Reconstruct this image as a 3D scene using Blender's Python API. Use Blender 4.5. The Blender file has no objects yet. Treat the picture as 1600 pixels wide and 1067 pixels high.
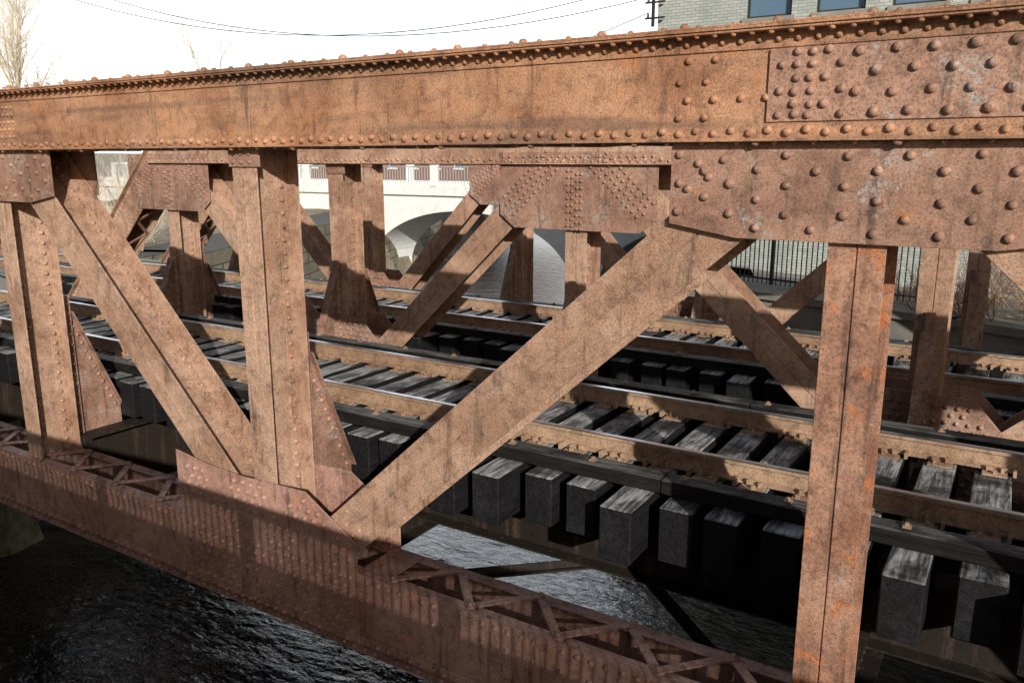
import bpy, math, random
from mathutils import Vector, Matrix
random.seed(7)
R=random.random
def U(a,b): return a+(b-a)*R()

# ------------------------------------------------------------------ materials
def newmat(name):
    m=bpy.data.materials.new(name); m.use_nodes=True
    nt=m.node_tree; b=nt.nodes['Principled BSDF']; return m,nt,b
def N(nt,t,**k):
    n=nt.nodes.new(t)
    for a,v in k.items(): setattr(n,a,v)
    return n
def coords(nt,scale=(1,1,1)):
    tc=N(nt,'ShaderNodeTexCoord'); mp=N(nt,'ShaderNodeMapping'); mp.inputs['Scale'].default_value=scale
    nt.links.new(tc.outputs['Object'],mp.inputs['Vector']); return mp.outputs['Vector']
def noise(nt,vec,scale,detail=5,rough=0.6,dist=0):
    n=N(nt,'ShaderNodeTexNoise'); n.inputs['Scale'].default_value=scale; n.inputs['Detail'].default_value=min(detail,5)
    n.inputs['Roughness'].default_value=rough; n.inputs['Distortion'].default_value=dist
    nt.links.new(vec,n.inputs['Vector']); return n.outputs['Fac']
def ramp(nt,fac,stops):
    r=N(nt,'ShaderNodeValToRGB'); el=r.color_ramp.elements
    while len(el)<len(stops): el.new(0.5)
    for e,(p,c) in zip(el,stops):
        e.position=p; e.color=(c[0],c[1],c[2],1) if isinstance(c,tuple) else (c,c,c,1)
    nt.links.new(fac,r.inputs['Fac']); return r.outputs['Color']
def mix(nt,fac,a,b,mode='MIX'):
    m=N(nt,'ShaderNodeMix',data_type='RGBA',blend_type=mode)
    if isinstance(fac,(int,float)): m.inputs[0].default_value=fac
    else: nt.links.new(fac,m.inputs[0])
    for i,v in ((6,a),(7,b)):
        if isinstance(v,tuple): m.inputs[i].default_value=(v[0],v[1],v[2],1)
        else: nt.links.new(v,m.inputs[i])
    return m.outputs[2]
def bump(nt,h,b,strength=0.3,dist=0.01,prev=None):
    n=N(nt,'ShaderNodeBump'); n.inputs['Strength'].default_value=strength; n.inputs['Distance'].default_value=dist
    nt.links.new(h,n.inputs['Height'])
    if prev is not None: nt.links.new(prev,n.inputs['Normal'])
    nt.links.new(n.outputs['Normal'],b.inputs['Normal']); return n.outputs['Normal']

def rust(name,c1,c2,orange=(0.46,0.17,0.06),gray=0.5,dark=(0.075,0.045,0.034),odk=0.55,opos=0.60,gpos=0.54,band=False):
    m,nt,b=newmat(name); v=coords(nt)
    n1=noise(nt,v,1.3,5,0.68,0.3)
    col=mix(nt,ramp(nt,n1,[(0.38,0.0),(0.60,1.0)]),c1,c2)
    n2=noise(nt,v,4.5,5,0.75,0.4)
    col=mix(nt,ramp(nt,n2,[(opos,0.0),(opos+0.09,0.85)]),col,orange)
    vs=coords(nt,(6,6,0.6)); n3=noise(nt,vs,1.5,5,0.68)
    col=mix(nt,ramp(nt,n3,[(odk,0.0),(odk+0.14,0.75)]),col,dark)
    if band:
        nb=noise(nt,coords(nt,(0.35,1,4.0)),1.3,4,0.55,0.3)
        col=mix(nt,ramp(nt,nb,[(0.48,0.0),(0.64,0.6)]),col,(0.11,0.075,0.06))
    n4=noise(nt,v,2.1,5,0.78,0.8); n5=noise(nt,v,34,4,0.8)
    f=N(nt,'ShaderNodeMath',operation='MULTIPLY')
    nt.links.new(ramp(nt,n4,[(gpos,0.0),(gpos+0.07,1.0)]),f.inputs[0]); nt.links.new(ramp(nt,n5,[(0.50,0.0),(0.56,gray)]),f.inputs[1])
    col=mix(nt,f.outputs[0],col,(0.36,0.34,0.33))
    n6=noise(nt,v,75,4,0.8)
    col=mix(nt,1.0,col,ramp(nt,n6,[(0.34,0.42),(0.48,0.95),(0.70,1.4)]),'MULTIPLY')
    n7=noise(nt,v,9,5,0.78,0.5)
    col=mix(nt,1.0,col,ramp(nt,n7,[(0.34,0.6),(0.52,1.08)]),'MULTIPLY')
    nt.links.new(col,b.inputs['Base Color'])
    nt.links.new(ramp(nt,n7,[(0.3,0.85),(0.7,0.5)]),b.inputs['Roughness'])
    b.inputs['Specular IOR Level'].default_value=0.4
    p=bump(nt,n6,b,0.5,0.005); bump(nt,n2,b,0.35,0.014,p)
    return m
RUST_T=rust('rust_top_chord',(0.30,0.140,0.075),(0.46,0.250,0.150),gray=0.15,odk=0.57,opos=0.61,band=True)
RUST_G=rust('rust_gusset',(0.22,0.120,0.086),(0.36,0.212,0.155),gray=0.85,orange=(0.36,0.15,0.065),gpos=0.535)
RUST_P=rust('rust_post',(0.30,0.175,0.118),(0.47,0.305,0.220),gray=0.55,orange=(0.40,0.165,0.065),odk=0.56,opos=0.62,gpos=0.565)
RUST_O=rust('rust_post_orange',(0.23,0.108,0.070),(0.39,0.220,0.150),gray=0.5,orange=(0.46,0.155,0.05),odk=0.51,opos=0.54,gpos=0.56)
RUST_B=rust('rust_bottom_chord',(0.29,0.150,0.112),(0.42,0.245,0.195),gray=0.25,orange=(0.52,0.20,0.08),opos=0.61,gpos=0.56)
STEEL_D=rust('dark_floor_steel',(0.010,0.0075,0.006),(0.020,0.013,0.009),gray=0.0,orange=(0.024,0.013,0.008))  # near-black tones for the whole floor system, far darker than the trusses
RUST_L=rust('rust_rail_side',(0.25,0.155,0.10),(0.40,0.27,0.18),gray=0.0,orange=(0.38,0.24,0.135),odk=0.7)

def simple(name,c,rough=0.7,metal=0,var=0.25,sc=5,bs=0.2,bd=0.01,scale=(1,1,1)):
    m,nt,b=newmat(name); v=coords(nt,scale); n=noise(nt,v,sc,5,0.7)
    col=mix(nt,1.0,c,ramp(nt,n,[(0.25,1-var),(0.75,1+var)]),'MULTIPLY')
    nt.links.new(col,b.inputs['Base Color']); b.inputs['Roughness'].default_value=rough; b.inputs['Metallic'].default_value=metal
    if bs: bump(nt,n,b,bs,bd)
    return m
RAILTOP=simple('polished_rail_steel',(0.52,0.51,0.53),0.28,1.0,0.3,9,0.08,0.001)
def wood(name,top1,top2,side,sc=(26,2.2,26),pz=0.46):
    m,nt,b=newmat(name); v=coords(nt,sc); v0=coords(nt)
    n=noise(nt,v,1.0,5,0.7,0.5); n2=noise(nt,v0,1.7,5,0.65); n8=noise(nt,v0,3.1,3,0.6)
    top=mix(nt,ramp(nt,n,[(0.40,0.0),(0.58,1.0)]),top1,top2)
    top=mix(nt,ramp(nt,n2,[(pz,0.0),(pz+0.16,0.9)]),top,side)
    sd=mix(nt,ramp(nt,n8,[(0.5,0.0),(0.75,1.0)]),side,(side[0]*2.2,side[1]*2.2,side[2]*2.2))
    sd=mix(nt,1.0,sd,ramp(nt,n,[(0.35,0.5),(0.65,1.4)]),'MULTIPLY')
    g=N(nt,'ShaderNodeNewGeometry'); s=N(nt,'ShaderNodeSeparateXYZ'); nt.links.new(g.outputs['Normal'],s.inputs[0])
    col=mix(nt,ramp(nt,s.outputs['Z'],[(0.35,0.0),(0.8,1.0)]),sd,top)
    nt.links.new(col,b.inputs['Base Color']); b.inputs['Roughness'].default_value=0.7
    b.inputs['Specular IOR Level'].default_value=0.2
    p=bump(nt,n,b,0.9,0.014); bump(nt,n2,b,0.2,0.02,p)
    return m
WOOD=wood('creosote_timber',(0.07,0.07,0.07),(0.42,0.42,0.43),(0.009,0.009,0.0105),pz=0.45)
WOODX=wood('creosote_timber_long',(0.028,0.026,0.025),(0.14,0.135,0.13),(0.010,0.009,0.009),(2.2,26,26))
def blocks(name,c1,c2,mortar,scale,bw,rh,ms=0.02,vec='wall',var=0.35,bs=0.5):
    m,nt,b=newmat(name)
    tc=N(nt,'ShaderNodeTexCoord'); s=N(nt,'ShaderNodeSeparateXYZ'); nt.links.new(tc.outputs['Object'],s.inputs[0])
    a=N(nt,'ShaderNodeMath',operation='ADD'); nt.links.new(s.outputs['X'],a.inputs[0]); nt.links.new(s.outputs['Y'],a.inputs[1])
    c=N(nt,'ShaderNodeCombineXYZ'); nt.links.new(a.outputs[0],c.inputs['X']); nt.links.new(s.outputs['Z'],c.inputs['Y'])
    br=N(nt,'ShaderNodeTexBrick'); br.inputs['Scale'].default_value=scale; br.inputs['Brick Width'].default_value=bw
    br.inputs['Row Height'].default_value=rh; br.inputs['Mortar Size'].default_value=ms
    br.inputs['Color1'].default_value=(*c1,1); br.inputs['Color2'].default_value=(*c2,1); br.inputs['Mortar'].default_value=(*mortar,1)
    nt.links.new(c.outputs[0],br.inputs['Vector'])
    v=coords(nt); n=noise(nt,v,1.5,5,0.7)
    col=mix(nt,1.0,br.outputs['Color'],ramp(nt,n,[(0.25,1-var),(0.75,1+var)]),'MULTIPLY')
    nt.links.new(col,b.inputs['Base Color']); b.inputs['Roughness'].default_value=0.85
    p=bump(nt,br.outputs['Fac'],b,bs,0.01); 
    return m
STONE=blocks('abutment_stone',(0.17,0.15,0.10),(0.24,0.21,0.14),(0.05,0.045,0.035),1.0,1.1,0.5,0.025)
GREYBRICK=blocks('painted_brick',(0.32,0.36,0.35),(0.42,0.45,0.43),(0.24,0.26,0.25),1.0,0.22,0.075,0.008,var=0.2)
REDBRICK=blocks('red_brick',(0.22,0.09,0.065),(0.28,0.12,0.08),(0.25,0.22,0.2),1.0,0.22,0.075,0.008,var=0.2)
CONC=simple('weathered_concrete',(0.80,0.80,0.80),0.85,0,0.15,2.2,0.2,0.02)
CONCD=simple('dark_concrete',(0.24,0.23,0.21),0.85,0,0.4,1.6,0.3,0.03)
BLACKM=simple('black_paint_metal',(0.02,0.025,0.025),0.5,0,0.2,10,0)
GREYP=simple('grey_galvanised_metal',(0.45,0.46,0.47),0.5,0.3,0.1,10,0)
WHITEP=simple('white_paint',(0.7,0.7,0.68),0.5,0,0.1,10,0)
PALETW=simple('pale_twigs',(0.60,0.52,0.40),0.9,0,0.3,3,0)
REDTW=simple('brown_twigs',(0.40,0.28,0.20),0.9,0,0.3,3,0)
BARK=simple('bark',(0.30,0.26,0.22),0.9,0,0.3,6,0.3)
ROOF=simple('roofing',(0.12,0.11,0.11),0.9,0,0.3,3,0.1)
ASPH=simple('asphalt',(0.055,0.055,0.055),0.9,0,0.3,30,0.3,0.005)
BALL=simple('ballast_stone',(0.27,0.25,0.23),0.95,0,0.6,35,1.0,0.05)
GLASS,nt,b=newmat('window_glass'); b.inputs['Base Color'].default_value=(0.10,0.17,0.26,1); b.inputs['Roughness'].default_value=0.05; b.inputs['Specular IOR Level'].default_value=0.9
GROUND,nt,b=newmat('bank_ground'); v=coords(nt); n1=noise(nt,v,0.5,5,0.65); n2=noise(nt,v,6,5,0.75)
c=mix(nt,ramp(nt,n1,[(0.35,0.0),(0.65,1.0)]),(0.24,0.20,0.14),(0.38,0.33,0.24))
c=mix(nt,1.0,c,ramp(nt,n2,[(0.3,0.5),(0.7,1.4)]),'MULTIPLY'); nt.links.new(c,b.inputs['Base Color']); b.inputs['Roughness'].default_value=0.95; bump(nt,n2,b,0.9,0.12)
# water: calm dark pool with wind ripples and floating leaf litter
WATER,nt,b=newmat('river_water'); v=coords(nt,(1.0,1.9,1)); 
n1=noise(nt,v,0.9,3,0.5,0.25); n2=noise(nt,v,4.0,4,0.65,0.3)
deb=noise(nt,coords(nt),20,4,0.8); big=noise(nt,coords(nt),0.6,3,0.6)
f=N(nt,'ShaderNodeMath',operation='MULTIPLY')
nt.links.new(ramp(nt,deb,[(0.52,0.0),(0.56,1.0)]),f.inputs[0]); nt.links.new(ramp(nt,big,[(0.42,0.0),(0.55,1.0)]),f.inputs[1])
s=N(nt,'ShaderNodeSeparateXYZ'); tc=N(nt,'ShaderNodeTexCoord'); nt.links.new(tc.outputs['Object'],s.inputs[0])
mr=N(nt,'ShaderNodeMapRange'); nt.links.new(s.outputs['Y'],mr.inputs['Value']); mr.inputs['From Min'].default_value=7.5; mr.inputs['From Max'].default_value=10.5; mr.inputs['To Min'].default_value=1; mr.inputs['To Max'].default_value=0.05
f2=N(nt,'ShaderNodeMath',operation='MULTIPLY'); nt.links.new(f.outputs[0],f2.inputs[0]); nt.links.new(mr.outputs[0],f2.inputs[1])
c=mix(nt,f2.outputs[0],(0.006,0.009,0.010),(0.11,0.085,0.05))
nt.links.new(c,b.inputs['Base Color']); b.inputs['Roughness'].default_value=0.015; b.inputs['IOR'].default_value=1.6
p=bump(nt,n1,b,1.0,0.09); bump(nt,n2,b,1.0,0.026,p)

# ------------------------------------------------------------------ mesh builder
class MB:
    def __init__(s): s.v=[]; s.f=[]; s.mi=[]
    def add(s,vs,fs,mi=0):
        o=len(s.v); s.v.extend([tuple(p) for p in vs])
        for f in fs: s.f.append([i+o for i in f]); s.mi.append(mi)
    def box(s,x0,x1,y0,y1,z0,z1,mi=0):
        vs=[(x0,y0,z0),(x1,y0,z0),(x1,y1,z0),(x0,y1,z0),(x0,y0,z1),(x1,y0,z1),(x1,y1,z1),(x0,y1,z1)]
        s.add(vs,[(0,3,2,1),(4,5,6,7),(0,1,5,4),(1,2,6,5),(2,3,7,6),(3,0,4,7)],mi)
    def obox(s,c,ax,ay,az,hx,hy,hz,mi=0):
        c=Vector(c); vs=[]
        for k in (-1,1):
            for (i,j) in ((-1,-1),(1,-1),(1,1),(-1,1)):
                vs.append(c+ax*(i*hx)+ay*(j*hy)+az*(k*hz))
        s.add(vs,[(0,3,2,1),(4,5,6,7),(0,1,5,4),(1,2,6,5),(2,3,7,6),(3,0,4,7)],mi)
    def prism(s,poly,y0,y1,mi=0):
        n=len(poly); vs=[(x,y0,z) for x,z in poly]+[(x,y1,z) for x,z in poly]
        fs=[tuple(range(n)),tuple(range(2*n-1,n-1,-1))]
        for i in range(n):
            j=(i+1)%n; fs.append((j,i,i+n,j+n))
        s.add(vs,fs,mi)
    def prismX(s,poly,x0,x1,mi=0):
        n=len(poly); vs=[(x0,y,z) for y,z in poly]+[(x1,y,z) for y,z in poly]
        fs=[tuple(range(n-1,-1,-1)),tuple(range(n,2*n))]
        for i in range(n):
            j=(i+1)%n; fs.append((i,j,j+n,i+n))
        s.add(vs,fs,mi)
    def tube(s,p0,p1,r0,r1,n=5,mi=0):
        p0=Vector(p0);p1=Vector(p1); d=(p1-p0)
        if d.length<1e-6: return
        d.normalize(); a=d.orthogonal().normalized(); b2=d.cross(a); vs=[]
        for p,r in ((p0,r0),(p1,r1)):
            for i in range(n):
                t=2*math.pi*i/n; vs.append(p+a*math.cos(t)*r+b2*math.sin(t)*r)
        s.add(vs,[(i,(i+1)%n,(i+1)%n+n,i+n) for i in range(n)],mi)
    def rivet(s,p,nrm,r=0.019,seg=8):
        p=Vector(p); d=Vector(nrm).normalized(); a=d.orthogonal().normalized(); b2=d.cross(a); vs=[]
        r=r*U(0.98,1.16)
        for rr,h in ((1.0,-0.1),(0.97,0.45),(0.62,0.88)):
            for i in range(seg):
                t=2*math.pi*i/seg; vs.append(p+a*math.cos(t)*r*rr+b2*math.sin(t)*r*rr+d*(h*r))
        vs.append(p+d*(1.05*r)); fs=[]
        for k in range(2):
            for i in range(seg):
                j=(i+1)%seg; fs.append((k*seg+i,k*seg+j,(k+1)*seg+j,(k+1)*seg+i))
        for i in range(seg): fs.append((2*seg+i,2*seg+(i+1)%seg,3*seg))
        s.add(vs,fs)
    def obj(s,name,mats,parent=None,smooth=False,bevel=0):
        me=bpy.data.meshes.new(name); me.from_pydata(s.v,[],s.f)
        if not isinstance(mats,(list,tuple)): mats=[mats]
        for m in mats: me.materials.append(m)
        if len(mats)>1: me.polygons.foreach_set('material_index',s.mi)
        if smooth: me.polygons.foreach_set('use_smooth',[True]*len(me.polygons))
        me.update(); o=bpy.data.objects.new(name,me); bpy.context.scene.collection.objects.link(o)
        if parent: o.parent=parent
        if bevel:
            bm=o.modifiers.new('bevel','BEVEL'); bm.width=bevel; bm.segments=1; bm.limit_method='ANGLE'; bm.angle_limit=math.radians(50)
        return o
def empty(name):
    e=bpy.data.objects.new(name,None); bpy.context.scene.collection.objects.link(e); return e
X_=Vector((1,0,0));Y_=Vector((0,1,0));Z_=Vector((0,0,1))

# ------------------------------------------------------------------ railway truss bridge
BR=empty('railway_truss_bridge')
def truss(tag,y0,W,nodes,cz0,cz1,bz0,bz1,mt,mg,mp,mb,gt,wd,wp,near=False,knee=(1,),postmats=None,pshift={}):
    y1=y0+W; top=MB(); rv=MB(); gus=MB(); bot=MB(); mem=MB(); mem2=MB(); lac=MB(); brv=MB(); grv=MB(); prv=MB()
    tn=[n for n in nodes if n[1]!='E']; xa=tn[0][0]; xb=tn[-1][0]
    e=0.012
    xa-=0.5; xb+=0.5
    for (yw,sg) in ((y0,-1),(y1,1)):
        ya,yb=(yw,yw+0.014) if sg<0 else (yw-0.014,yw)
        top.box(xa,xb,ya,yb,cz0+0.004,cz1-0.002)
        def leg(z0,z1,t=e):
            a,b=(yw-t,yw+0.002) if sg<0 else (yw-0.002,yw+t)
            top.box(xa,xb,a,b,z0,z1)
        leg(cz0,cz0+0.10); leg(cz1-0.10,cz1)
        a,b=(yw-0.095,yw-e+0.001) if sg<0 else (yw+e-0.001,yw+0.095)
        top.box(xa,xb,a,b,cz0-0.001,cz0+0.014)
        top.box(xa,xb,a,b,cz1-0.014,cz1-0.001)
    top.box(xa,xb,y0-0.105,y1+0.105,cz1+0.001,cz1+0.016)
    top.box(xa+2.2,xb-1.5,y0-0.098,y1+0.098,cz1+0.017,cz1+0.030)
    x=xa+0.06; k=0
    while x<xb:
        rv.rivet((x,y0-e,cz0+0.054+(0.010 if k%2 else -0.006)),(0,-1,0),0.023,10)
        rv.rivet((x+0.03,y0-e,cz1-0.052),(0,-1,0),0.020)
        if near and k%7==0: rv.rivet((x+0.05,y0-0.055,cz0-0.001),(0,0,-1),0.026)
        if near and k%2: rv.rivet((x+0.05,y0-0.055,cz0-0.001),(0,0,-1),0.018)
        rv.rivet((x,y0-0.07,cz1-0.014),(0,0,-1),0.019)
        if k%5==0: rv.rivet((x+U(-.03,.03),y0-0.06,cz1+0.03),(0,0,1),0.028)
        elif k%2: rv.rivet((x,y0-0.05,cz1+0.03),(0,0,1),0.018)
        if not near: rv.rivet((x+0.05,y0-e,cz0+0.02),(0,-1,0),0.016)
        x+=0.105; k+=1
    x=xa+0.1;k=0
    while x<xb-0.4:
        p=Vector((x,y0+0.03 if k%2 else y1-0.03,cz0-0.010)); q=Vector((x+0.38,y1-0.03 if k%2 else y0+0.03,cz0-0.010))
        d=(q-p).normalized(); lac.obox((p+q)/2,d,Z_.cross(d),Z_,(q-p).length/2,0.03,0.006); x+=0.38;k+=1
    xl=nodes[0][0]; xr=nodes[-1][0]
    for (yw,sg) in ((y0,-1),(y1,1)):
        ya,yb=(yw,yw+0.014) if sg<0 else (yw-0.014,yw)
        bot.box(xl,xr,ya,yb,bz0+0.002,bz1-0.002)
        a,b=(yw-e,yw+0.002) if sg<0 else (yw-0.002,yw+e)
        bot.box(xl,xr,a,b,bz0,bz0+0.11); bot.box(xl,xr,a,b,bz1-0.11,bz1)
        a,b=(yw+0.012,yw+0.11) if sg<0 else (yw-0.11,yw-0.012)
        bot.box(xl,xr,a,b,bz1-0.014,bz1-0.001); bot.box(xl,xr,a,b,bz0+0.001,bz0+0.014)
        a,b=(yw-0.09,yw-e+0.001) if sg<0 else (yw+e-0.001,yw+0.09)
        bot.box(xl,xr,a,b,bz0-0.001,bz0+0.013)
    x=xl+0.05;k=0
    while x<xr:
        brv.rivet((x,y0-e,bz0+0.055),(0,-1,0),0.023); brv.rivet((x+0.02,y0-e,bz1-0.055),(0,-1,0),0.023)
        brv.rivet((x,y0-0.055,bz0+0.013),(0,0,1),0.019)
        if near and k%2==0: brv.rivet((x,y0,(bz0+bz1)/2+0.12),(0,-1,0),0.021); 
        if near and k%3==0: brv.rivet((x,y0,(bz0+bz1)/2-0.12),(0,-1,0),0.021)
        x+=0.12;k+=1
    x=xl+0.15;k=0
    gx=[(n[0]-(1.5 if near else 0.9),n[0]+0.9) for n in nodes if n[1]=='B']
    while x<xr-0.4:
        L=0.40
        if not any(a<x+0.2<b for a,b in gx):
            p=Vector((x,y0+0.05 if k%2 else y1-0.05,bz1+0.006+0.013*(k%2))); q=Vector((x+L,y1-0.05 if k%2 else y0+0.05,bz1+0.006+0.013*(k%2)))
            d=(q-p).normalized(); lac.obox((p+q)/2,d,Z_.cross(d),Z_,(q-p).length/2+0.03,0.036,0.006)
            brv.rivet((p.x,p.y,bz1+0.024),(0,0,1),0.02); brv.rivet((q.x,q.y,bz1+0.024),(0,0,1),0.02)
        x+=L;k+=1
    for a,b in gx:
        for c in (a-0.15,b+0.15): bot.box(c-0.17,c+0.17,y0+0.02,y1-0.02,bz1+0.0005,bz1+0.011)
    def member(mb,p0,p1,w,inset=0.004,rspace=0.12):
        p0=Vector((p0[0],0,p0[1]));p1=Vector((p1[0],0,p1[1])); t=(p1-p0).normalized(); n=Vector((t.z,0,-t.x))
        L=(p1-p0).length/2; c=(p0+p1)/2
        ya=y0+inset; yb=y1-inset
        for (yy,sg) in ((ya,1),(yb,-1)):
            for s_ in (-1,1):
                mb.obox(c+n*(s_*(w/4+0.0042))+Y_*(yy+sg*0.007),t,Y_,n,L,0.007,w/4-0.002)
                mb.obox(c+n*(s_*(0.016))+Y_*(yy+sg*0.077),t,Y_,n,L-0.002,0.062,0.0075)
        mb.obox(c+Y_*((ya+yb)/2),t,Y_,n,L-0.001,(yb-ya)/2-0.010,0.0085)
        s=-L+0.1
        while s<L:
            for yy in (ya+0.10,yb-0.10):
                for s_ in (-1,1): prv.rivet(c+t*s+n*(s_*0.0235)+Y_*yy,n*s_,0.023,6)
            s+=rspace
        return t,n
    for i,(x,kd) in enumerate(nodes):
        if kd=='E': continue
        x=x+pshift.get(i,0)
        mb_=mem2 if (postmats and i in postmats) else mem
        member(mb_,(x,bz0+0.15),(x,cz0+0.02),wp,inset=0.0335)
        if kd=='B': gus.box(x-wp*0.5-0.02,x+wp*0.5+0.06,y0+0.012,y0+0.033,cz0-0.16,cz0-0.002)
        for j in range(2 if kd=='B' else 0):
            for s_ in (-1,0,1): grv.rivet((x+s_*wp*0.34,y0+0.012,cz0-0.05-0.07*j),(0,-1,0),0.018)
    for (x0,k0),(x1,k1) in zip(nodes[:-1],nodes[1:]):
        zt=(cz0+cz1)/2-0.02; zb=(bz0+bz1)/2
        if k0 in('T',) and k1 in('B','E'):  a,b=(x0,zt),(x1,zb)
        else: a,b=(x0,zb),(x1,zt)
        av=Vector((a[0],a[1]));bv=Vector((b[0],b[1])); d=(bv-av).normalized()
        heavy='E' in (k0,k1)
        cut=0.35
        a2=av+d*cut; b2=bv-d*cut
        if heavy:
            t=Vector((d.x,0,d.y)); n=Vector((t.z,0,-t.x)); c=Vector(((a[0]+b[0])/2,0,(a[1]+b[1])/2)); L=(bv-av).length/2
            if t.z<0: n=-n
            for yw in (y0+0.008,y1-0.008): top.obox(c+Y_*yw,t,Y_,n,L,0.0064,0.27)
            up=n if n.z>0 else -n
            top.obox(c+Y_*((y0+y1)/2)+up*0.28,t,Y_,n,L,W/2+0.10,0.008)
            top.obox(c+Y_*(y0-0.004)+up*0.22,t,Y_,n,L,0.006,0.05); top.obox(c+Y_*(y0-0.004)-up*0.22,t,Y_,n,L,0.006,0.05)
            s=-L
            while s<L:
                rv.rivet(c+t*s+up*0.22+Y_*(y0-0.010),(0,-1,0),0.021);rv.rivet(c+t*s-up*0.22+Y_*(y0-0.010),(0,-1,0),0.021); s+=0.11
            s=-L+0.5;k=0
            while s<L-0.6:
                p=c+t*s-up*0.24+Y_*(y0+0.06 if k%2 else y1-0.06); q=c+t*(s+0.4)-up*0.24+Y_*(y1-0.06 if k%2 else y0+0.06)
                dd=(q-p).normalized(); lac.obox((p+q)/2,dd,up.cross(dd),up,(q-p).length/2,0.03,0.006); s+=0.4;k+=1
        else:
            member(mem,(a2.x,a2.y),(b2.x,b2.y),wd,inset=0.038)
            t=Vector((d.x,0,d.y)); n=Vector((t.z,0,-t.x)); lowp=Vector((b[0],0,b[1])) if b[1]<a[1] else Vector((a[0],0,a[1]))
            if t.z<0: t=-t
            for q in range(3):
                for s_ in (-0.36,-0.14,0.14,0.36): prv.rivet(lowp+t*(0.95+q*0.10)+n*(s_*wd)+Y_*(y0+0.038),(0,-1,0),0.016,6)
    def diag_rows(x,z,sx,sz,s0,s1,yy,step,r=0.022,rows=(-0.14,-0.047,0.047,0.14)):
        d=Vector((sx,0,sz)).normalized(); n=Vector((-d.z,0,d.x))
        for q,off in enumerate(rows):
            s=s0+(step*0.5 if q%2 else 0)
            while s<s1:
                p=Vector((x,yy,z))+d*s+n*off
                grv.rivet(p,(0,-1,0),r); s+=step
    for i,(x,kd) in enumerate(nodes):
        if kd=='T':
            hw,zl,cut,zc=gt
            poly=[(x-hw,zc),(x-hw*cut,zl),(x+hw*cut,zl),(x+hw,zc),(x+hw,cz0+0.16),(x-hw,cz0+0.16)]
            if near:
                gus.prism(poly,y0+0.0155,y0+0.0325); gus.prism(poly,y1-0.0325,y1-0.0155)
                poly2=[(x-hw,zc),(x-hw*cut,zl),(x+hw*cut,zl),(x+hw,zc),(x+hw,cz0-0.003),(x-hw,cz0-0.003)]
                gus.prism(poly2,y0-0.014,y0+0.0145)
                yy=y0-0.014
                z=cz0-0.075
                for q in range(6):
                    for w in range(14):
                        dx=-0.95+w*(1.9/13)
                        if (q+w)%2==0:
                            if q in(0,) and w in (1,2,3): continue
                            zz=z-0.082*q+U(-.006,.006)
                            lim=zl+ (zc-zl)*max(0,(abs(dx)-cut)/(1-cut)) 
                            if zz>lim+0.035 and not (0.12<abs(dx)<0.3 and q in (2,3)): grv.rivet((x+dx*hw+U(-.008,.008),yy,zz),(0,-1,0),0.0245,12)
                for (dx,dz) in ((-.84,-.12),(-.78,-.2),(-.9,-.27),(-.70,-.10),(-.66,-.24)):
                    grv.rivet((x+dx*hw,yy,cz0+dz),(0,-1,0),0.0245,12)
            else:
                gus.prism(poly,y0-0.027,y0-0.013); gus.prism(poly,y1+0.013,y1+0.027)
                yy=y0-0.027
                diag_rows(x,(cz0+cz1)/2,-1,-0.92,0.45,1.40,yy,0.09)
                diag_rows(x,(cz0+cz1)/2,1,-0.92,0.45,1.40,yy,0.09)
                diag_rows(x,(cz0+cz1)/2,0,-1,0.45,1.26,yy,0.09,rows=(-0.10,0.10,-0.035,0.035))
                for q in range(int(2*hw/0.11)):
                    grv.rivet((x-hw+0.06+q*0.11,yy,cz0+0.10),(0,-1,0),0.02); grv.rivet((x-hw+0.1+q*0.11,yy,cz0+0.03),(0,-1,0),0.02)
        if kd=='B':
            if near: poly=[(x-1.48,bz0-0.012),(x+0.91,bz0-0.012),(x+0.91,bz1+0.28),(x+0.32,bz1+0.63),(x-0.5,bz1+0.60),(x-1.0,bz1+0.62),(x-1.48,bz1+0.68)]
            else: poly=[(x-0.85,bz0),(x+0.95,bz0),(x+0.95,bz1+0.5),(x+0.5,bz1+1.0),(x-0.5,bz1+1.0),(x-0.85,bz1+0.6)]
            gm_=bot if near else gus
            gm_.prism(poly,y0-0.027,y0-0.013); gm_.prism(poly,y1+0.013,y1+0.027)
            yy=y0-0.027
            zz=bz0+0.05;q=0
            ztop=max(p[1] for p in poly); xlft=min(p[0] for p in poly); xrt=max(p[0] for p in poly)
            while zz<ztop-0.06:
                xx=xlft+0.06+(0.055 if q%2 else 0)
                while xx<xrt-0.04:
                    ok=True
                    if near:
                        if xx>x+0.28 and zz>bz1+0.58-0.62*(xx-x-0.32): ok=False
                        if zz>bz1+0.1 and (int((xx+zz)*7)%5==0 ): ok=False
                        if zz>bz1-0.02 and (int((xx-zz)*5)%4==0 ): ok=False
                    else:
                        if abs(xx-x)>0.42 and zz>bz1+0.95-1.0*(abs(xx-x)-0.42): ok=False
                    if ok and (q%3!=2 or R()<0.7): (brv if near else grv).rivet((xx,yy,zz),(0,-1,0),0.025,8)
                    xx+=0.115
                zz+=0.085;q+=1
    if near:
        sx0,sx1=-1.33,0.95
        gus.box(sx0,sx1,y0-0.018,y0+0.0005,cz0+0.105,cz1-0.105)
        colx=sx0+0.07;c=0
        while colx<sx1-0.04:
            dense=c<5
            rowsz=[0.14,0.20,0.27,0.34,0.41,0.47] if dense else [0.15,0.25,0.36,0.46]
            for r_,dz in enumerate(rowsz):
                if (r_+c)%2==0 or (dense and c in (1,2)): grv.rivet((colx+U(-.006,.006),y0-0.018,cz0+dz+U(-.006,.006)),(0,-1,0),0.0255 if not dense else 0.022,12)
            colx+=0.08 if dense else 0.088; c+=1
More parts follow.
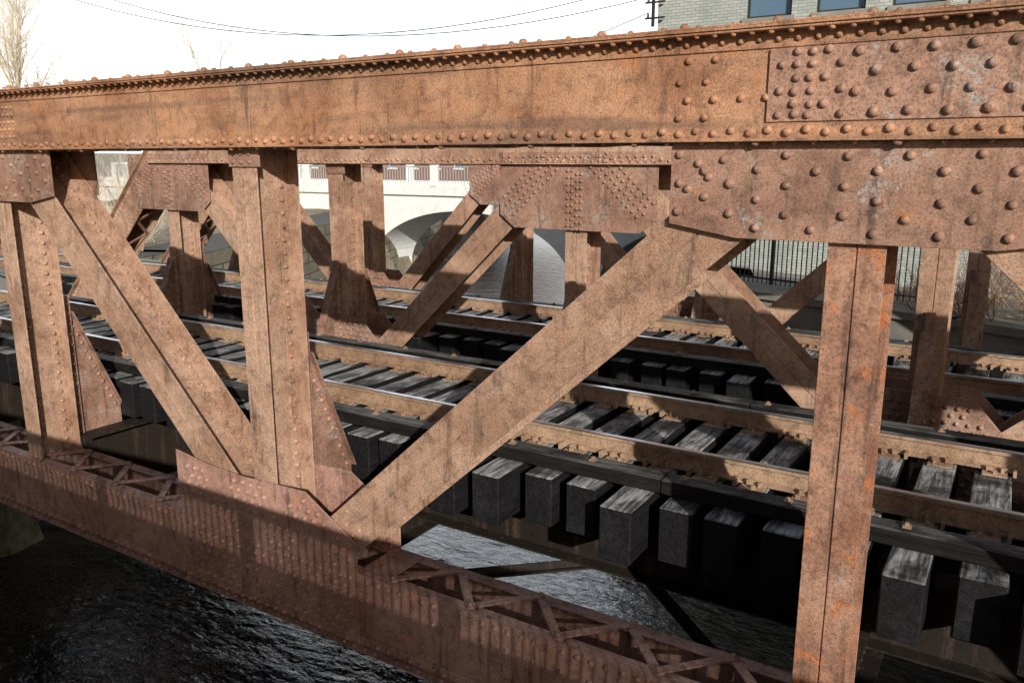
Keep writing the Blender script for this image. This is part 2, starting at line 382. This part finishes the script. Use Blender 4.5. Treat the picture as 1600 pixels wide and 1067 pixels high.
        for dx in (-0.06,-0.20,-0.36,-0.52):
            for dz in (0.14,0.24,0.34,0.46):
                if (int(dx*100)+int(dz*50))%2==0 or dx<-0.3: rv.rivet((sx0+dx+(0.05 if dz in(0.24,0.46) else 0),y0,cz0+dz),(0,-1,0),0.022)
        for q in range(9):
            for r_ in range(5): rv.rivet((-9.98+q*0.085,y0,cz0+0.14+r_*0.075),(0,-1,0),0.020)
    kn=MB()
    for i,(x,kd) in enumerate(nodes):
        if kd=='E': continue
        x=x+pshift.get(i,0)
        for sg in knee:
            yb=y1 if sg>0 else y0
            pl=[(yb,-1.75),(yb+sg*0.10,-1.80),(yb+sg*0.62,-3.1),(yb+sg*0.62,-3.35),(yb,-3.35)]
            if sg<0: pl=pl[::-1]
            kn.prismX(pl,x-0.007,x+0.007)
            p=Vector((x,yb+sg*0.10,-1.80));q=Vector((x,yb+sg*0.62,-3.1));d=(q-p).normalized(); n=d.cross(X_)
            kn.obox((p+q)/2,d,X_,n,(q-p).length/2,0.075,0.007)
            kn.box(x-0.045,x+0.045,min(yb,yb+sg*0.09),max(yb,yb+sg*0.09),-3.34,-1.6)
            for j in range(12):
                pp=p+(q-p)*(j+0.5)/12
                prv.rivet((x+0.0075,pp.y-sg*0.05,pp.z-0.03),(1,0,0),0.020)
                prv.rivet((x+0.0455,yb+sg*0.045,-1.7-0.125*j),(1,0,0),0.022)
    bv=0.0025
    top.obj(tag+'_top_chord',mt,BR,bevel=bv); gus.obj(tag+'_gusset_plates',mg,BR,bevel=bv); bot.obj(tag+'_bottom_chord',mb,BR,bevel=bv)
    mem.obj(tag+'_diagonals_and_posts',mp,BR,bevel=bv); lac.obj(tag+'_lacing_bars',mb,BR)
    if mem2.v: mem2.obj(tag+'_hanger_post',RUST_O,BR,bevel=bv)
    kn.obj(tag+'_knee_braces',mg,BR)
    rv.obj(tag+'_chord_rivets',mt,BR,smooth=True); brv.obj(tag+'_bottom_rivets',mb,BR,smooth=True)
    grv.obj(tag+'_gusset_rivets',mg,BR,smooth=True); prv.obj(tag+'_post_rivets',mp,BR,smooth=True)

truss('near',4.80,0.54,[(-14.4,'E'),(-9.8,'T'),(-5.5,'B'),(-0.8,'T'),(3.7,'B'),(8.3,'T'),(12.8,'E')],
      0.10,0.70,-4.2,-3.5,RUST_T,RUST_G,RUST_P,RUST_B,(1.08,-0.45,0.62,-0.38),0.40,0.30,near=True,knee=(1,),postmats=(3,),pshift={2:-0.25})
truss('middle',9.75,0.50,[(-18,'E'),(-13.7,'T'),(-9.5,'B'),(-5.15,'T'),(-0.8,'B'),(3.5,'T'),(7.9,'E')],
      -0.06,0.68,-4.2,-3.5,RUST_P,RUST_G,RUST_P,RUST_B,(1.17,-0.92,0.80,-0.74),0.38,0.32,knee=(-1,1))
truss('far',14.1,0.50,[(-21,'E'),(-17,'T'),(-12.8,'B'),(-8.8,'T'),(-4.8,'B'),(-0.6,'T'),(3.6,'E')],
      -0.0,0.66,-4.2,-3.5,RUST_P,RUST_G,RUST_P,RUST_B,(1.1,-0.9,0.75,-0.7),0.36,0.30,knee=(-1,))

# floor system
fl=MB(); fr=MB()
def girderX(x0,x1,y,z0,z1,w):
    fl.box(x0,x1,y-w/2,y+w/2,z1-0.02,z1); fl.box(x0,x1,y-w/2,y+w/2,z0,z0+0.02); fl.box(x0,x1,y-0.008,y+0.008,z0+0.02,z1-0.02)
def girderY(x,y0,y1,z0,z1,w):
    fl.box(x-w/2,x+w/2,y0,y1,z1-0.02,z1); fl.box(x-w/2,x+w/2,y0,y1,z0,z0+0.02); fl.box(x-0.008,x+0.008,y0,y1,z0+0.02,z1-0.02)
    y=y0+0.1
    while y<y1:
        fr.rivet((x+0.008,y,z1-0.07),(1,0,0),0.017,6); fr.rivet((x+0.008,y,z0+0.07),(1,0,0),0.017,6); y+=0.13
for x in (-13.8,-9.65,-5.6,-0.8,3.6,8.1): girderY(x,5.33,9.77,-4.15,-3.34,0.3)
for x in (-17.3,-13.2,-9.1,-5.0,-0.7,3.3): girderY(x,10.24,14.12,-4.15,-3.34,0.3)
for y in (6.87,8.38): girderX(-15.6-0.72*(y-6.0),12.0-0.95*(y-6),y,-3.95,-3.27,0.32)
for y in (11.2,12.71): girderX(-15.6-0.72*(y-6.0),12.0-0.95*(y-6),y,-3.95,-3.27,0.32)
xs=[-13.8,-9.65,-5.6,-0.8,3.6,8.1]
for a,b in zip(xs[:-1],xs[1:]):
    for (ya,yb,zz) in ((5.35,9.75,-4.22),(9.75,5.35,-4.245)):
        p=Vector((a,ya,zz));q=Vector((b,yb,zz)); d=(q-p).normalized(); fl.obox((p+q)/2,d,Z_.cross(d),Z_,(q-p).length/2,0.06,0.01); fl.obox((p+q)/2+Z_*0.05,d,Z_.cross(d),Z_,(q-p).length/2,0.008,0.04)
fl.obj('floor_beams',STEEL_D,BR); fr.obj('floor_beam_rivets',STEEL_D,BR,smooth=True)

# ------------------------------------------------------------------ tracks
def track(yc,zr,x0,x1,idx):
    T=empty('railway_track'); rail=MB(); ties=MB(); tim=MB(); fx=MB()
    zt=zr-0.20; g=0.755
    prof=[(-0.07,0),(0.07,0),(0.07,0.012),(0.012,0.032),(0.010,0.13),(0.036,0.142),(0.036,0.172),(0.028,0.180),(-0.028,0.180),(-0.036,0.172),(-0.036,0.142),(-0.010,0.13),(-0.012,0.032),(-0.07,0.012)]
    for s_ in (-1,1):
        yr=yc+s_*g; n=len(prof); vs=[(x0,yr+p[0],zt+0.02+p[1]) for p in prof]+[(x1,yr+p[0],zt+0.02+p[1]) for p in prof]
        for i in range(n):
            j=(i+1)%n
            rail.add([vs[i],vs[j],vs[j+n],vs[i+n]],[(0,1,2,3)],1 if i in (7,8,6) else 0)
    x=x0
    while x<x1:
        w=0.285+U(-.015,.015); onb=-15.3-0.72*(yc-6)-1.5<x<12.8
        ya=yc-1.62+U(-.05,.05); yb=yc+1.52+U(-.05,.05)
        if R()<0.18: ya-=0.25
        zz=zt+U(-.006,0.0); a=U(-0.02,0.02); ax=Vector((math.cos(a),math.sin(a),0)); ay=Vector((-ax.y,ax.x,0))
        hh=0.48+U(-.02,.01) if onb else 0.2
        ties.obox((x,(ya+yb)/2,zz-hh/2),ax,ay,Z_,w/2,(yb-ya)/2,hh/2)
        if x>-30:
            for s_ in (-1,1):
                yr=yc+s_*g
                fx.box(x-0.10,x+0.10,yr-0.19,yr+0.19,zt+0.001,zt+0.019)
                for e_ in (-1,1):
                    for dx in (-0.05,0.05):
                        fx.obox((x+dx+U(-.01,.01),yr+e_*0.092,zt+0.036+U(0,.02)),ax,ay,Z_,0.013,0.022,0.022)
                    fx.obox((x+U(-.06,.06),yr+e_*0.155,zt+0.03),ax,ay,Z_,0.016,0.016,0.022)
                    if R()<0.8:
                        fx.obox((x+0.155*(1 if R()<.5 else -1),yr+e_*0.085,zt+0.035),X_,Y_,Z_,0.014,0.055,0.03)
        x+=0.435+U(-.015,.015)
    for yy in (yc-1.30,yc+1.28):
        xx=-16.5-0.72*(yc-6)
        while xx<12.6:
            L=3.8; tim.box(xx,min(xx+L,12.6),yy-0.10+U(-.008,.008),yy+0.10+U(-.008,.008),zt+0.003,zt+0.13+U(-.004,.004)); xx+=L+0.01
        xx=-16
        while xx<12.5:
            fx.obox((xx,yy,zt+0.14),X_,Y_,Z_,0.03,0.03,0.006); fx.obox((xx,yy,zt+0.155),X_,Y_,Z_,0.014,0.014,0.014); xx+=0.86
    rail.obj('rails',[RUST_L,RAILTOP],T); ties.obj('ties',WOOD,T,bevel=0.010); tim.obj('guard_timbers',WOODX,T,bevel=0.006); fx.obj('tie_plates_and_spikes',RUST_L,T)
    return T
T1=track(7.60,-2.58,-70,45,0); T2=track(11.95,-2.58,-70,45,1)

# ------------------------------------------------------------------ river, banks
rivL=[(-8.8,-3.2),(-14.7,5),(-21.5,14.4),(-33,38),(-52,80),(-120,230)]
rivR=[(20,-3),(12.8,5),(4.0,14.6),(-1.0,16.6),(-8.5,19.0),(-16,40),(-34,80),(-100,230)]
rivL=[(10,-70)]+rivL; rivR=[(50,-70)]+rivR
poly=rivL+rivR[::-1]
def inside(x,y):
    c=False;n=len(poly)
    for i in range(n):
        x1,y1=poly[i];x2,y2=poly[(i+1)%n]
        if (y1>y)!=(y2>y) and x<(x2-x1)*(y-y1)/(y2-y1)+x1: c=not c
    return c
def pdist(x,y):
    m=1e9;n=len(poly)
    for i in range(n):
        x1,y1=poly[i];x2,y2=poly[(i+1)%n]; dx=x2-x1;dy=y2-y1
        t=max(0,min(1,((x-x1)*dx+(y-y1)*dy)/(dx*dx+dy*dy)))
        m=min(m,math.hypot(x-x1-t*dx,y-y1-t*dy))
    return m
gm=MB(); NG=170
def sp(t): return math.sinh(t*4.6)/math.sinh(4.6)*700
gx_=[sp(-1+2*i/NG)-8 for i in range(NG+1)]; gy_=[sp(-1+2*i/NG)+12 for i in range(NG+1)]
vs=[];fs=[]
for j in range(NG+1):
    for i in range(NG+1):
        x,y=gx_[i],gy_[j]; d=pdist(x,y); ins=inside(x,y)
        if ins: z=-9.0 if d>0.6 else -7.9
        else: z=-9 if d<0.3 else -3.1+0.10*math.sin(x*.7)*math.cos(y*.9)
        if not ins and d>40: z+=min(6,(d-40)*0.03)
        vs.append((x,y,z))
for j in range(NG):
    for i in range(NG):
        a=j*(NG+1)+i; fs.append((a,a+1,a+NG+2,a+NG+1))
gm.add(vs,fs); gm.obj('ground',GROUND,smooth=True)
w=MB(); w.add([(-160,-120,-7.5),(110,-120,-7.5),(110,240,-7.5),(-160,240,-7.5)],[(0,1,2,3)]); w.obj('river_water',WATER)
def wallpath(pts,ztop,th,side,name,mat,zb=-9.5,cap=None):
    m=MB()
    for (x1,y1),(x2,y2) in zip(pts[:-1],pts[1:]):
        p=Vector((x1,y1,0));q=Vector((x2,y2,0)); d=(q-p).normalized(); n=Z_.cross(d)*side
        c=(p+q)/2+n*th/2
        m.obox(c+Z_*(ztop+zb)/2,d,n,Z_,(q-p).length/2+0.02,th/2,(ztop-zb)/2)
        if cap: m.obox(c+Z_*(ztop+cap/2),d,n,Z_,(q-p).length/2+0.06,th/2+0.08,cap/2-0.001)
    return m.obj(name,mat)
wallpath([(-8.8,-3.2),(-14.7,5),(-21.5,14.4),(-23.0,17.5)],-4.35,1.6,1,'stone_abutment',STONE,cap=0.12)
wallpath([(-10.3,-3.2),(-16.2,5),(-23.0,14.4),(-24.5,17.5)],-3.0,3.0,1,'stone_abutment',STONE)
wallpath([(-23.0,17.5),(-33,38),(-52,80)],-3.0,3.0,1,'stone_retaining_wall',STONE)
wallpath([(20,-3),(12.8,5),(4.0,14.6)],-4.35,1.6,-1,'stone_abutment',STONE,cap=0.12)
wallpath([(21.6,-3),(14.4,5),(5.6,14.6)],-3.0,3.0,-1,'stone_abutment',STONE)
wallpath([(4.0,14.6),(-1.0,16.6),(-8.5,19.0),(-16,40),(-34,80)],-2.95,3.0,-1,'concrete_retaining_wall',CONCD,cap=0.15)
bb=MB(); bb.box(-75,-19.0,5.4,14.6,-3.3,-2.84); bb.box(9.2,60,5.4,14.6,-3.3,-2.84); bb.obj('track_ballast',BALL)

rk=MB()
for i in range(260):
    t=R(); k=random.choice([0,0,1]); 
    if k==0: x=-4+U(-5,4); y=17.0+ (-(x+1)*0.32)-U(0.1,1.6); 
    else: x=-21.5-t*12+U(0.2,2.0); y=14.4+t*24
    r=U(0.15,0.6); z=-7.5+U(-.1,.15)
    vs=[Vector((x,y,z))+Vector(p) for p in ((r*U(.8,1.2),0,0),(0,r*U(.8,1.2),0),(-r*U(.8,1.2),0,0),(0,-r,0),(0,0,r*U(.5,.8)),(0,0,-r))]
    rk.add(vs,[(0,1,4),(1,2,4),(2,3,4),(3,0,4),(1,0,5),(2,1,5),(3,2,5),(0,3,5)])
rk.obj('river_rocks',CONCD,bevel=0.05)

# ------------------------------------------------------------------ road bridge the photographer stands on
RB=empty('road_bridge'); m=MB()
m.box(-30,30,-10,0.0,-2.5,-1.85); m.obj('deck',CONCD,RB)
m=MB(); m.box(-30,30,-8.2,-2.0,-1.848,-1.78); m.obj('asphalt_roadway',ASPH,RB)
m=MB(); m.box(-30,30,-2.0,-0.2,-1.849,-1.63); m.box(-30,30,-9.9,-8.2,-1.849,-1.63); m.obj('sidewalk',CONCD,RB)
m=MB(); m.box(-30,30,-0.20,0.05,-1.84,-1.22); m.box(-30,30,-10.1,-9.85,-1.84,-1.22); m.obj('parapet',CONCD,RB)
m=MB(); m.box(-30,30,-0.10,0.0,-0.66,-0.55); m.box(-30,30,-0.08,-0.02,-1.19,-1.13)
x=-30
while x<30:
    m.box(x,x+0.045,-0.07,-0.03,-1.13,-0.66); x+=0.10
x=-30
while x<30: m.box(x-0.05,x+0.05,-0.101,0.001,-1.22,-0.661); x+=2.4
m.obj('metal_railing',BLACKM,RB)

# ------------------------------------------------------------------ concrete arch bridge in the distance
AB=empty('concrete_arch_bridge'); m=MB()
def archZ(x):
    P=15.5; u=((x+50.5)%P)-P/2; half=7.0
    if abs(u)>half: return -9.5
    return -6.6+3.75*math.sqrt(max(0,1-(u/half)**2))
x=-66; dx=0.2
while x<-8:
    za=archZ(x); zb=archZ(x+dx)
    m.prism([(x,za),(x+dx,zb),(x+dx,-2.0),(x,-2.0)],38,42); x+=dx
m.box(-66,-8,37.8,42.2,-1.998,-1.5); m.obj('arches',CONC,AB)
m=MB()
for yy in (37.9,42.0):
    x=-65
    while x<-8:
        m.box(x,x+0.45,yy-0.15,yy+0.15,-1.499,-0.2); x+=5.1
    m.box(-66,-8,yy-0.06,yy+0.06,-1.499,-1.3)
m.obj('parapet_posts',CONC,AB)
m=MB(); x=-66
while x<-8: m.box(x,x+0.035,37.88,37.92,-1.3,-0.42); x+=0.2
m.box(-66,-8,37.86,37.94,-0.42,-0.36); m.obj('metal_railing',GREYP,AB)

# ------------------------------------------------------------------ buildings
def facade(m,gl,fr,x0,x1,y,z0,z1,th,rows,w,sp_,off,sg=-1):
    zs=z0
    for (a,b) in rows:
        m.box(x0,x1,y,y+th,zs,a)
        x=x0; c=x0+off
        while c+w<x1-0.2:
            m.box(x,c,y,y+th,a,b)
            gl.box(c,c+w,y+0.20,y+0.22,a,b)
            fr.box(c,c+0.06,y+0.14,y+0.199,a,b); fr.box(c+w-0.06,c+w,y+0.14,y+0.199,a,b); fr.box(c+0.061,c+w-0.061,y+0.14,y+0.199,b-0.07,b); fr.box(c+0.061,c+w-0.061,y+0.14,y+0.199,a,a+0.07)
            fr.box(c+0.061,c+w-0.061,y+0.145,y+0.199,(a+b)/2-0.03,(a+b)/2+0.03)
            fr.box(c-0.08,c+w+0.08,y-0.06,y+0.12,a-0.1,a+0.002,1)
            x=c+w; c+=sp_
        m.box(x,x1,y,y+th,a,b); zs=b
    m.box(x0,x1,y,y+th,zs,z1)
BB=empty('brick_mill_building'); m=MB();gl=MB();fr_=MB()
facade(m,gl,fr_,-9.2,30,22,-3.3,15,0.4,[(-1.3,1.0),(3.5,5.7),(8.2,10.4)],1.15,1.72,2.4)
m.box(-9.2,-8.8,22.4,38,-3.3,15); m.box(29.6,30,22.4,38,-3.3,15); m.box(-9.2,30,38,38.4,-3.3,15)
m.box(-9.3,30.1,21.88,22.0,2.2,2.42)
m.obj('walls',GREYBRICK,BB); gl.obj('window_glass',GLASS,BB); fr_.obj('window_frames',[BLACKM,CONCD],BB)
m=MB(); m.box(-9.5,30.3,21.7,38.7,15.001,15.4); m.obj('roof',ROOF,BB)
m=MB(); 
for z in (3.7,4.1,4.5):
    m.box(-9.5,-8.95,21.82,21.9,z,z+0.04)
    m.tube((-9.42,21.86,z+0.04),(-9.42,21.86,z+0.16),0.04,0.025,8)
m.box(-9.3,-9.24,21.8,21.9,3.5,4.8); m.obj('wire_bracket',BLACKM,BB)
BB2=empty('brick_house'); m=MB();gl=MB();fr_=MB()
facade(m,gl,fr_,-70,-38,62,-3,5.0,0.4,[(-0.8,1.0),(2.4,4.0)],1.1,2.6,1.2)
m.box(-70,-69.6,62.4,74,-3,5.0); m.box(-38.4,-38,62.4,74,-3,5.0); m.box(-70,-38,74,74.4,-3,5)
m.obj('walls',REDBRICK,BB2); gl.obj('window_glass',GLASS,BB2); fr_.obj('window_frames',[WHITEP,CONC],BB2)
m=MB(); m.box(-70.3,-37.7,61.7,74.7,5.001,5.3); m.obj('roof',ROOF,BB2)

m=MB()
for (p,q) in (((-1.2,17.6),(-8.4,19.9)),((-8.4,19.9),(-15.5,40))):
    p=Vector((*p,0));q=Vector((*q,0)); d=(q-p).normalized(); n=Z_.cross(d); L=(q-p).length; s=0
    while s<L:
        c=p+d*s; post=int(round(s/0.12))%16==0
        r=0.035 if post else 0.010
        m.obox(c+Z_*-2.15,d,n,Z_,r,r,0.62); s+=0.12
    for z in (-2.65,-1.58): m.obox((p+q)/2+Z_*z,d,n,Z_,L/2,0.018,0.02)
m.obj('metal_fence',BLACKM)

# ------------------------------------------------------------------ bare trees, shrubs
def branch(m,p,d,L,r,lv,maxlv,spread=0.55,kids=4):
    segs=3; q=p
    for i in range(segs):
        d=(d+Vector((U(-.14,.14),U(-.14,.14),U(-.06,.12)))).normalized(); nq=q+d*(L/segs)
        r2=r*(1-0.28*(i+1)/segs*1.4); m.tube(q,nq,r*(1-0.13*i*1.2),max(r2,0.003),5 if lv<2 else 3)
        if lv<maxlv and (i>0 or lv>0):
            for k in range(kids if i==segs-1 else 2):
                a=U(0,6.283); s=U(0.6,1.1)*spread; pr=d.orthogonal().normalized(); pr.rotate(Matrix.Rotation(a,3,d))
                branch(m,nq if i==segs-1 else q+(nq-q)*U(0.2,0.9),(d+pr*s+Z_*0.15).normalized(),L*U(0.5,0.75),max(r2*U(.45,.65),0.004),lv+1,maxlv,spread,kids)
        q=nq
for (x,y,h) in ((-45,24,15),(-50,22,15),(-55,30,16),(-64,24,16),(-48,38,14)):
    m=MB(); branch(m,Vector((x,y,-3.2)),Vector((0,0,1)),h*0.42,h*0.012,0,4,0.65,3); m.obj('bare_tree',PALETW)
def shrub(x,y,z,h,n,mat,lean=(0,0)):
    m=MB()
    for i in range(n):
        d=Vector((U(-.6,.6)+lean[0],U(-.6,.6)+lean[1],U(.5,1))).normalized()
        branch(m,Vector((x+U(-.3,.3),y+U(-.3,.3),z)),d,h*U(.35,.6),0.012,1,3,0.6,2)
    m.obj('bare_shrub',mat)
for (x,y,h) in ((-25.5,16.5,3.0),(-27.5,18.5,3.4),(-29,16.5,3.2),(-31,20,3.6),(-34,17.5,3.6),(-28,23,3),(-30,27,3),(-38,20,4.0)): shrub(x,y,-3.0,h,9,PALETW)
for (x,y,h) in ((-0.9,17.6,1.5),(0.3,17.2,1.7),(1.6,17.0,1.6),(-0.2,18.6,1.6),(-2.2,18.9,1.3),(1.0,18.4,1.7),(2.4,17.6,1.7),(-0.6,16.9,1.2),(0.6,16.5,1.3),(-1.4,17.2,1.1)): shrub(x,y,-2.9,h,10,REDTW,(-0.1,-0.2))
m=MB()
for i in range(50):
    x=-130+i*3.8+U(-1,1); y=115+U(-12,12)
    branch(m,Vector((x,y,-2)),Vector((0,0,1)),U(3,4.5),0.12,0,3,0.8,3)
m.obj('distant_trees',PALETW)

def wire(p,q,sag,r=0.013):
    m=MB(); p=Vector(p);q=Vector(q); n=40; prev=p
    for i in range(1,n+1):
        t=i/n; c=p.lerp(q,t)-Z_*(sag*4*t*(1-t)); m.tube(prev,c,r,r,5); prev=c
    m.obj('utility_wire',BLACKM)
wire((-9.42,21.86,4.66),(-42,13,12.4),3.9); wire((-9.42,21.86,4.26),(-42,14,12.9),3.7); wire((-9.42,21.86,3.86),(-44,50,4.2),0.5)
m=MB(); m.tube((-42,13.5,-3.2),(-42,13.5,13.5),0.16,0.11,10); m.box(-42.06,-41.94,12.6,14.4,12.5,12.64)
m.obj('utility_pole',BARK,smooth=False)

t=bpy.data.curves.new('rolling_mark','FONT'); t.body='RA   VT 20'; t.size=0.055; t.extrude=0.002
to=bpy.data.objects.new('rolling_mark',t); bpy.context.scene.collection.objects.link(to); to.parent=T1
to.rotation_euler=(math.radians(90),0,0); to.location=(-1.0,7.60-0.755-0.0125,-2.58-0.125); t.materials.append(RUST_L)

# ------------------------------------------------------------------ light, world, camera
az=math.radians(45); el=math.radians(21)
sd=Vector((math.sin(az)*math.cos(el),-math.cos(az)*math.cos(el),math.sin(el)))
L=bpy.data.lights.new('sun','SUN'); L.energy=5.0; L.angle=math.radians(0.5); L.color=(1.0,0.94,0.84)
lo=bpy.data.objects.new('sun',L); bpy.context.scene.collection.objects.link(lo); lo.rotation_euler=(-sd).to_track_quat('-Z','Y').to_euler()
wd=bpy.data.worlds.new('World'); bpy.context.scene.world=wd; wd.use_nodes=True; nt=wd.node_tree
sk=nt.nodes.new('ShaderNodeTexSky'); sk.sky_type='NISHITA'; sk.sun_disc=False; sk.sun_elevation=el; sk.sun_rotation=math.radians(135); sk.air_density=1.2; sk.dust_density=2.0; sk.ozone_density=1.0
bg=nt.nodes['Background']; bg.inputs['Strength'].default_value=0.06
tc=N(nt,'ShaderNodeTexCoord'); dt=N(nt,'ShaderNodeVectorMath',operation='DOT_PRODUCT'); dt.inputs[1].default_value=(-0.45,0.893,0.0)
nt.links.new(tc.outputs['Generated'],dt.inputs[0])
s=N(nt,'ShaderNodeSeparateXYZ'); nt.links.new(tc.outputs['Generated'],s.inputs[0])
f=N(nt,'ShaderNodeMath',operation='MULTIPLY'); nt.links.new(ramp(nt,dt.outputs['Value'],[(0.25,0.0),(0.6,1.0)]),f.inputs[0]); nt.links.new(ramp(nt,s.outputs['Z'],[(0.48,1.0),(0.75,0.0)]),f.inputs[1])
cn=noise(nt,tc.outputs['Generated'],3,4,0.6)
cc=mix(nt,ramp(nt,cn,[(0.35,0.0),(0.65,1.0)]),(34.0,38,43),(48,49,50))
cc=mix(nt,1.0,cc,ramp(nt,s.outputs['Z'],[(0.16,0.60),(0.34,1.0)]),'MULTIPLY')
wc=mix(nt,f.outputs[0],sk.outputs[0],cc); nt.links.new(wc,bg.inputs[0])
cam=bpy.data.cameras.new('camera'); cam.lens=28.8; cam.sensor_width=36; cam.clip_end=3000; cam.clip_start=0.05
co=bpy.data.objects.new('camera',cam); bpy.context.scene.collection.objects.link(co); co.location=(0,0,0); co.rotation_euler=(math.radians(90-12.5),0,math.radians(32.2))
bpy.context.scene.camera=co
sc=bpy.context.scene; sc.view_settings.view_transform='Standard'; sc.view_settings.look='None'; sc.view_settings.exposure=0
